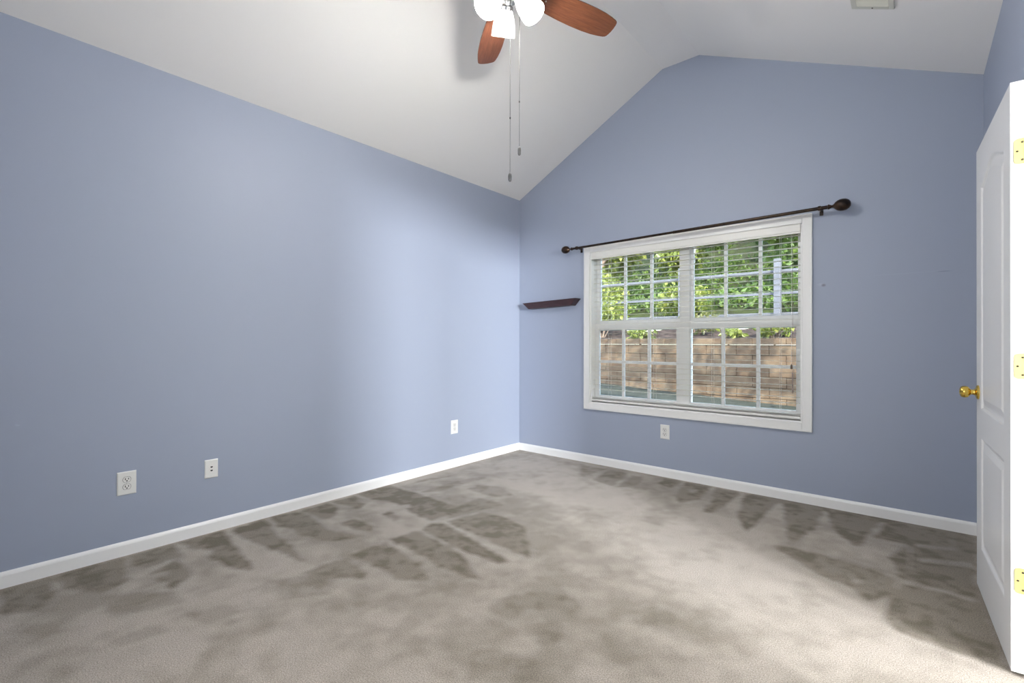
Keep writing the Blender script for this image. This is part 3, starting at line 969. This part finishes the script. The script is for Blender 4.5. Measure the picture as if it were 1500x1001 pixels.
for off, z in ((tv * .040 + rv * .013, 1.925), (tv * -.002 + rv * .058, 2.066)):
    p = Vector((HUB.x, HUB.y, 0)) + off
    bm = bmesh.new()
    z1 = 2.800
    zm = z + .018 + (z1 - z) * .30
    tube(bm, [p + Vector((0, 0, zm)), p + Vector((0, 0, z1))], .0011, 6)
    q = zm
    while q < z1:      # bead chain
        bmesh.ops.create_icosphere(bm, subdivisions=1, radius=.0019, matrix=Matrix.Translation(p + Vector((0, 0, q))))
        q += .0056
    tube(bm, [p + Vector((0, 0, z + .012)), p + Vector((0, 0, zm))], .0009, 6)
    lathe(bm, [(0, -.004), (.003, -.003), (.003, .004), (0, .005)], 10, Matrix.Translation(p + Vector((0, 0, zm))))
    ch = fl_('pull_chain', bm, M_chain)
    bm = bmesh.new()
    lathe(bm, [(0, -.021), (.005, -.0195), (.0075, -.014), (.0082, .004), (.007, .014), (.004, .019), (0, .0195)], 20, Matrix.Translation(p + Vector((0, 0, z))))
    fl_('fob', bm, M_fob, ch)

# ------------------------------------------------------------------ ceiling register
nx_ = Vector((ZR - HR, 0, W - XA)).normalized()
ux = Vector((W - XA, 0, HR - ZR)).normalized()          # down the slope
vo = Vector((3.066, -.955, 0)); vo.z = HR + (W - vo.x) * (ZR - HR) / (W - XA)
vent = tag(empty('ceiling_vent', vo), 'cream metal air register on the right ceiling slope', 'vent')
vm = Matrix((ux, Vector((0, 1, 0)), ux.cross(Vector((0, 1, 0))))).transposed().to_4x4()
# local x = down the slope, y = along the room, z = out of the ceiling (up); the face hangs at -z
M_vent = mat('cream_metal', (0.62, 0.62, 0.55), 0.45)
HWX, HWY = .101, .225
bm = bmesh.new()
t = bmesh.new()
for (a0, a1, b0, b1) in ((-HWX, -HWX + .026, -HWY, HWY), (HWX - .026, HWX, -HWY, HWY), (-HWX + .026, HWX - .026, -HWY, -HWY + .028), (-HWX + .026, HWX - .026, HWY - .028, HWY)):
    box(t, a0, a1, b0, b1, -.009, 0, .002)
merge(bm, t, vm)
link('frame', bm, M_vent, vent)
bm = bmesh.new()
t = bmesh.new()
y = -HWY + .032
while y < HWY - .030:
    box(t, -HWX + .024, HWX - .024, -.0011, .0011, -.011, .011, 0, 1, Matrix.Translation((0, y, -.001)) @ Matrix.Rotation(R(38), 4, 'X'))
    y += .0135
merge(bm, t, vm)
link('louvers', bm, M_vent, vent)
bm = bmesh.new()
t = bmesh.new()
box(t, -HWX + .02, HWX - .02, -HWY + .02, HWY - .02, -.0012, -.0002)
merge(bm, t, vm)
link('duct_opening', bm, mat('vent_shadow', (.10, .10, .09), .8), vent)
for yy in (HWY - .013, -HWY + .013):
    bm = bmesh.new()
    t = bmesh.new()
    lathe(t, [(0, 0), (.0045, 0), (.0038, .0016), (0, .002)], 14, Matrix.Translation((0, yy, -.0088)) @ Matrix.Rotation(R(180), 4, 'X'))
    merge(bm, t, vm)
    link('screw', bm, M_screw, vent)
# ------------------------------------------------------------------ outside
M_soil = mat('leaf_mulch', (.12, .085, .075), 1.0, spec=0.05, build=varied((.020, .015, .013), (.060, .044, .038), 9, 6, bmp=.6, dist=.05))
M_grass = mat('short_grass', (.16, .20, .13), 1.0, spec=0.05, build=varied((.026, .029, .023), (.044, .046, .039), 6, 5, bmp=.4, dist=.03))
M_block = mat('tan_wall_block', (.135, .095, .062), .95, spec=0.05, build=varied((.098, .064, .042), (.155, .110, .073), 7, 5, bmp=.5, dist=.02))
M_rail = mat('weathered_grey_rail', (.42, .42, .46), .8, build=varied((.065, .065, .075), (.11, .11, .125), 6, 4, (1, 8, 8)))
M_bark = mat('bark', (.13, .09, .065), .95, build=varied((.075, .05, .038), (.20, .14, .10), 14, 5, (4, 4, .7), bmp=.5, dist=.02))
M_barkpale = mat('pale_bark', (.38, .34, .31), .95, build=varied((.25, .22, .20), (.47, .43, .40), 10, 5, (3, 3, .6), bmp=.5, dist=.02))

M_slope = mat('wooded_bank_soil', (.1, .1, .05), 1.0, spec=0.05, build=varied((.020, .020, .011), (.036, .048, .016), 2.2, 6, bmp=.6, dist=.05))

def leaf_mat(name, c):
    mm = bpy.data.materials.new(name)
    mm.use_nodes = True
    n = mm.node_tree
    n.nodes.remove(n.nodes['Principled BSDF'])
    at = node(n, 'ShaderNodeAttribute', attribute_name='tone')
    r = ramp(n, at.outputs['Fac'], [(0, tuple(v * .62 for v in c)), (.6, c), (1, (c[0] * 1.5, c[1] * 1.3, c[2] * 1.1))])
    df = node(n, 'ShaderNodeBsdfDiffuse')
    tl = node(n, 'ShaderNodeBsdfTranslucent')
    gl = node(n, 'ShaderNodeBsdfGlossy', Roughness=.45)
    m1 = node(n, 'ShaderNodeMixShader'); m1.inputs[0].default_value = .45
    m2 = node(n, 'ShaderNodeMixShader'); m2.inputs[0].default_value = .03
    for x in (df, tl):
        n.links.new(r.outputs[0], x.inputs[0])
    n.links.new(df.outputs[0], m1.inputs[1]); n.links.new(tl.outputs[0], m1.inputs[2])
    n.links.new(m1.outputs[0], m2.inputs[1]); n.links.new(gl.outputs[0], m2.inputs[2])
    n.links.new(m2.outputs[0], n.nodes['Material Output'].inputs[0])
    return mm
M_leaf_y = leaf_mat('yellow_green_leaf', (.19, .225, .05))
M_leaf_g = leaf_mat('mid_green_leaf', (.105, .165, .036))
M_leaf_o = leaf_mat('olive_leaf', (.15, .155, .05))
M_leaf_d = leaf_mat('dark_green_leaf', (.065, .115, .034))

def leaves(name, blobs, n, size, m, parent, seed):
    """one mesh of folded leaves filling the ellipsoid blobs (centre, radii)"""
    g = np.random.default_rng(seed)
    w = np.array([b[1][0] * b[1][1] * b[1][2] for b in blobs]) ** .7
    w /= w.sum()
    pick = g.choice(len(blobs), n, p=w)
    c = np.array([b[0] for b in blobs])[pick]
    rd_ = np.array([b[1] for b in blobs])[pick]
    u = g.normal(size=(n, 3))
    u /= np.linalg.norm(u, axis=1)[:, None]
    p = c + u * rd_ * (g.random(n) ** .45)[:, None]
    d = g.normal(size=(n, 3)); d[:, 2] -= .5
    d /= np.linalg.norm(d, axis=1)[:, None]
    s = np.cross(d, g.normal(size=(n, 3)))
    s /= np.linalg.norm(s, axis=1)[:, None]
    f = np.cross(s, d)
    L = size * (.6 + .8 * g.random(n))[:, None]
    v0 = p; v1 = p + d * L * .45 + s * L * .28 + f * L * .10
    v2 = p + d * L; v3 = p + d * L * .45 - s * L * .28 + f * L * .10
    V = np.stack([v0, v1, v2, v3], 1).reshape(-1, 3)
    k = np.arange(n) * 4
    F = np.concatenate([np.stack([k, k + 1, k + 2], 1), np.stack([k, k + 2, k + 3], 1)])
    me = bpy.data.meshes.new(name)
    me.from_pydata(V.tolist(), [], F.tolist())
    at = me.attributes.new('tone', 'FLOAT', 'POINT')
    at.data.foreach_set('value', np.repeat(g.random(n), 4).astype(np.float32))
    me.materials.append(m)
    o = bpy.data.objects.new(name, me)
    COL.objects.link(o)
    if parent: o.parent = parent
    return o

# ground, retaining wall, bank
def bank_z(y):
    pts = [(3.7, 1.14), (5.5, 1.38), (8, 2.0), (12, 3.3), (18, 5.6), (26, 9.0)]
    for (a, za), (b, zb) in zip(pts, pts[1:]):
        if y <= b:
            return za + (zb - za) * (y - a) / (b - a)
    return pts[-1][1]
bm = bmesh.new()
xs = np.linspace(-9, 9, 40); ys = np.linspace(.14, 3.6, 12)
g_ = np.random.default_rng(3)
grid = [[bm.verts.new((x, y, .42 - .05 * (x + 1) + .02 * g_.random())) for x in xs] for y in ys]
for j in range(len(ys) - 1):
    for i in range(len(xs) - 1):
        bm.faces.new((grid[j][i], grid[j][i + 1], grid[j + 1][i + 1], grid[j + 1][i]))
tag(link('ground', bm, M_grass, smooth=True), 'short grass strip between the house and the block wall', 'ground', kind='structure')
bm = bmesh.new()
xs = np.linspace(-26, 16, 70); ys = np.linspace(3.62, 5.35, 8)
grid = [[bm.verts.new((x, y, bank_z(y) + (.10 * g_.random() if y > 3.8 else 0))) for x in xs] for y in ys]
for j in range(len(ys) - 1):
    for i in range(len(xs) - 1):
        bm.faces.new((grid[j][i], grid[j][i + 1], grid[j + 1][i + 1], grid[j + 1][i]))
tag(link('ground_bank', bm, M_soil, smooth=True), 'dark mulched strip behind the tan block wall', 'ground', kind='structure')
bm = bmesh.new()
ys = np.concatenate([np.linspace(5.35, 8, 12), np.linspace(8.6, 26, 24)])
grid = [[bm.verts.new((x, y, bank_z(y) + (.10 * g_.random() if y > 5.4 else .05))) for x in xs] for y in ys]
for j in range(len(ys) - 1):
    for i in range(len(xs) - 1):
        bm.faces.new((grid[j][i], grid[j][i + 1], grid[j + 1][i + 1], grid[j + 1][i]))
tag(link('ground_slope', bm, M_slope, smooth=True), 'green wooded slope climbing beyond the rail fence', 'ground', kind='structure')

bm = bmesh.new()
YW, ZT = 3.5, 1.215
CH, BWD = .152, .43
row = 0
z = ZT - CH * .62
first = True
while z > -.1:
    h = CH if not first else CH * .62
    x = -8 + (.215 if row % 2 else 0)
    while x < 8:
        jit = g_.random() * .006
        box(bm, x + .0015, x + BWD - .0015, YW + jit - .012 * first + .012 * row * .3, YW + .22, z + .0012, z + h - .0012, .005, 1)
        x += BWD
    first = False
    row += 1
    z -= CH
tag(link('retaining_wall', bm, M_block), 'tan concrete block retaining wall outside the window', 'wall')

fe = tag(empty('rail_fence', (.5, 5.5, 1.3)), 'weathered grey three rail fence on the bank among the trees', 'fence')
FE = Vector(fe.location)
for zr in (2.425, 2.03, 1.665):
    bm = bmesh.new()
    box(bm, -7, 6.2, 5.515, 5.555, zr - .024, zr + .024, .005)
    bm.transform(Matrix.Translation(-FE))
    link('rail', bm, M_rail, fe)
for xp in (-4.3, -2.3, -.29, 1.405, 3.1):
    bm = bmesh.new()
    box(bm, xp - .055, xp + .055, 5.40, 5.51, 1.2, 2.63, .008)
    bm.transform(Matrix.Translation(-FE))
    link('post', bm, M_rail, fe)

def tree(label, x, y, h, spread, m, bark, n, size, seed, low=.35, group='trees on the wooded bank', name='tree', trunk_r=.09):
    zb = bank_z(y) - .1
    t_ = tag(empty(name, (x, y, zb)), label, 'tree', group)
    g = random.Random(seed)
    bm = bmesh.new()
    pts = [(0, 0, 0)]
    for k in range(1, 6):
        pts.append((g.uniform(-.12, .12) * k * .5, g.uniform(-.12, .12) * k * .5, h * .85 * k / 5))
    tube(bm, pts, [trunk_r * (1 - .14 * k) for k in range(6)], 10)
    blobs = []
    for k in range(9):
        a = g.uniform(0, 2 * math.pi)
        hz = h * g.uniform(low, .95)
        rr_ = spread * g.uniform(.25, .75)
        c = (math.cos(a) * rr_, math.sin(a) * rr_, hz)
        root = (0, 0, hz * .75)
        tube(bm, [root, ((root[0] + c[0]) / 2, (root[1] + c[1]) / 2, (root[2] + c[2]) / 2 + .1), c], [trunk_r * .45, trunk_r * .3, trunk_r * .12], 6)
        s = spread * g.uniform(.35, .6)
        blobs.append((c, (s, s, s * .7)))
    link('trunk', bm, bark, t_, True)
    leaves('foliage', blobs, n, size, m, t_, seed)
    return t_
TREES = [
 # x, y, height, spread, leaf, bark, low
 (-3.9, 8.6, 4.4, 1.2, M_leaf_y, M_bark, .05, 'bright yellow green tree left of the window mullion just behind the fence'),
 (-1.2, 8.4, 4.5, 1.15, M_leaf_y, M_barkpale, .02, 'pale barked yellow green tree seen beside the window mullion'),
 (1.5, 8.2, 4.6, 1.2, M_leaf_g, M_bark, .05, 'mid green bushy tree just behind the fence at the right of the view'),
 (3.6, 9.6, 5.0, 1.6, M_leaf_g, M_bark, .05, 'mid green tree beyond the right edge of the window view'),
 (-6.7, 11.0, 5.4, 1.6, M_leaf_o, M_bark, .05, 'olive leaved tree at the far left of the wood'),
 (-2.5, 11.8, 5.6, 1.6, M_leaf_g, M_bark, .05, 'tall mid green tree in the middle of the wood'),
 (1.3, 12.0, 5.6, 1.6, M_leaf_d, M_bark, .05, 'dark green tree deep in the wood behind the fence post'),
 (-8.6, 15.6, 6.2, 2.3, M_leaf_d, M_bark, .05, 'large dark green tree at the top left of the wooded bank'),
 (-4.2, 16.0, 6.4, 2.3, M_leaf_o, M_bark, .05, 'large olive tree near the top of the wooded bank'),
 (.2, 16.4, 6.4, 2.3, M_leaf_d, M_bark, .05, 'large dark green tree near the top right of the wooded bank'),
 (4.4, 14.5, 6.0, 2.0, M_leaf_d, M_bark, .05, 'dark green tree beyond the right side of the wood'),
]
for k, (x, y, h, s, lm, bk, low, lab) in enumerate(TREES):
    tree(lab, x, y, h, s, lm, bk, 4200 if y < 10 else 3800, .16 if y < 10 else .24, 100 + k, low)
def shrub(label, x, y, r, m, n, size, seed, base=None):
    zb = bank_z(y) if base is None else base
    t_ = tag(empty('shrub', (x, y, zb)), label, 'shrub', 'shrubs on the bank')
    g = random.Random(seed)
    bm = bmesh.new()
    blobs = []
    for k in range(7):
        a = g.uniform(0, 6.28)
        c = (math.cos(a) * r * .55, math.sin(a) * r * .4, r * g.uniform(.35, .95))
        tube(bm, [(0, 0, -.05), (c[0] * .5, c[1] * .5, c[2] * .6), c], [.014, .010, .004], 6)
        blobs.append((c, (r * .45, r * .45, r * .35)))
    link('stems', bm, M_bark, t_, True)
    leaves('foliage', blobs, n, size, m, t_, seed)
for k, (x, y, r, lm, n, size, lab) in enumerate([
    (-2.55, 4.05, .42, M_leaf_g, 420, .085, 'low mid green shrub on the bank edge at far left'),
    (-1.45, 4.35, .62, M_leaf_y, 620, .10, 'full yellow green shrub on the bank left of the mullion'),
    (-.42, 3.86, .27, M_leaf_y, 200, .085, 'small bright shrub trailing over the wall top beside the mullion'),
    (.30, 4.6, .38, M_leaf_o, 260, .085, 'sparse olive shrub on the mulch right of the mullion'),
    (1.02, 3.92, .24, M_leaf_y, 150, .085, 'small yellow green sprig on the wall top'),
    (1.66, 3.95, .30, M_leaf_y, 220, .085, 'bright yellow green shrub on the wall top at right'),
    (-2.9, 6.75, .95, M_leaf_y, 1300, .12, 'large yellow green shrub behind the fence at left'),
    (-.6, 6.5, .75, M_leaf_y, 800, .11, 'rounded yellow green shrub behind the fence near the mullion'),
    (1.9, 6.4, .90, M_leaf_g, 1000, .12, 'mid green shrub behind the fence right of its post'),
    (-2.2, 5.0, .50, M_leaf_g, 500, .10, 'mid green shrub in front of the fence at left')]):
    shrub(lab, x, y, r, lm, n, size, 300 + k)

cover_blobs = []
for k in range(70):
    y_ = 7.4 + 6.5 * random.random()
    x_ = 3.2 - (y_ + 4) * (.12 + .56 * random.random())
    cover_blobs.append(((x_, y_, bank_z(y_) + .15), (.75, .6, .28)))
tag(leaves('ground_cover', cover_blobs, 9000, .13, M_leaf_g, None, 55), 'low leafy ground cover spread over the wooded slope', 'ground cover', kind='stuff')

# the garden tree beside the house that throws dappled shade on the block wall
t_ = tag(empty('tree', (6.2, 2.3, .2)), 'garden tree beside the house shading the block wall', 'tree')
bm = bmesh.new()
tube(bm, [(0, 0, 0), (-.1, -.1, 1.5), (-.4, -.3, 3.0), (-1.0, -.5, 4.2), (-2.2, -1.5, 4.4)], [.12, .11, .10, .07, .03], 10)
tube(bm, [(-.4, -.3, 3.0), (-1.6, -1.2, 3.7), (-3.6, -1.6, 4.4), (-7.5, -1.6, 4.6)], [.07, .06, .05, .02], 8)
link('trunk', bm, M_bark, t_, True)
leaves('foliage', [((-2.2, -1.6, 4.3), (.5, .5, .4)), ((-3.1, -1.5, 4.7), (.55, .5, .45)), ((-4.0, -1.6, 4.5), (.7, .6, .5)), ((-4.9, -1.6, 4.5), (.8, .6, .55)), ((-5.8, -1.6, 4.6), (.9, .6, .6)), ((-6.8, -1.6, 4.5), (1.0, .6, .6)), ((-7.8, -1.6, 4.6), (1.0, .6, .6))],
       1000, .18, M_leaf_g, t_, 77)
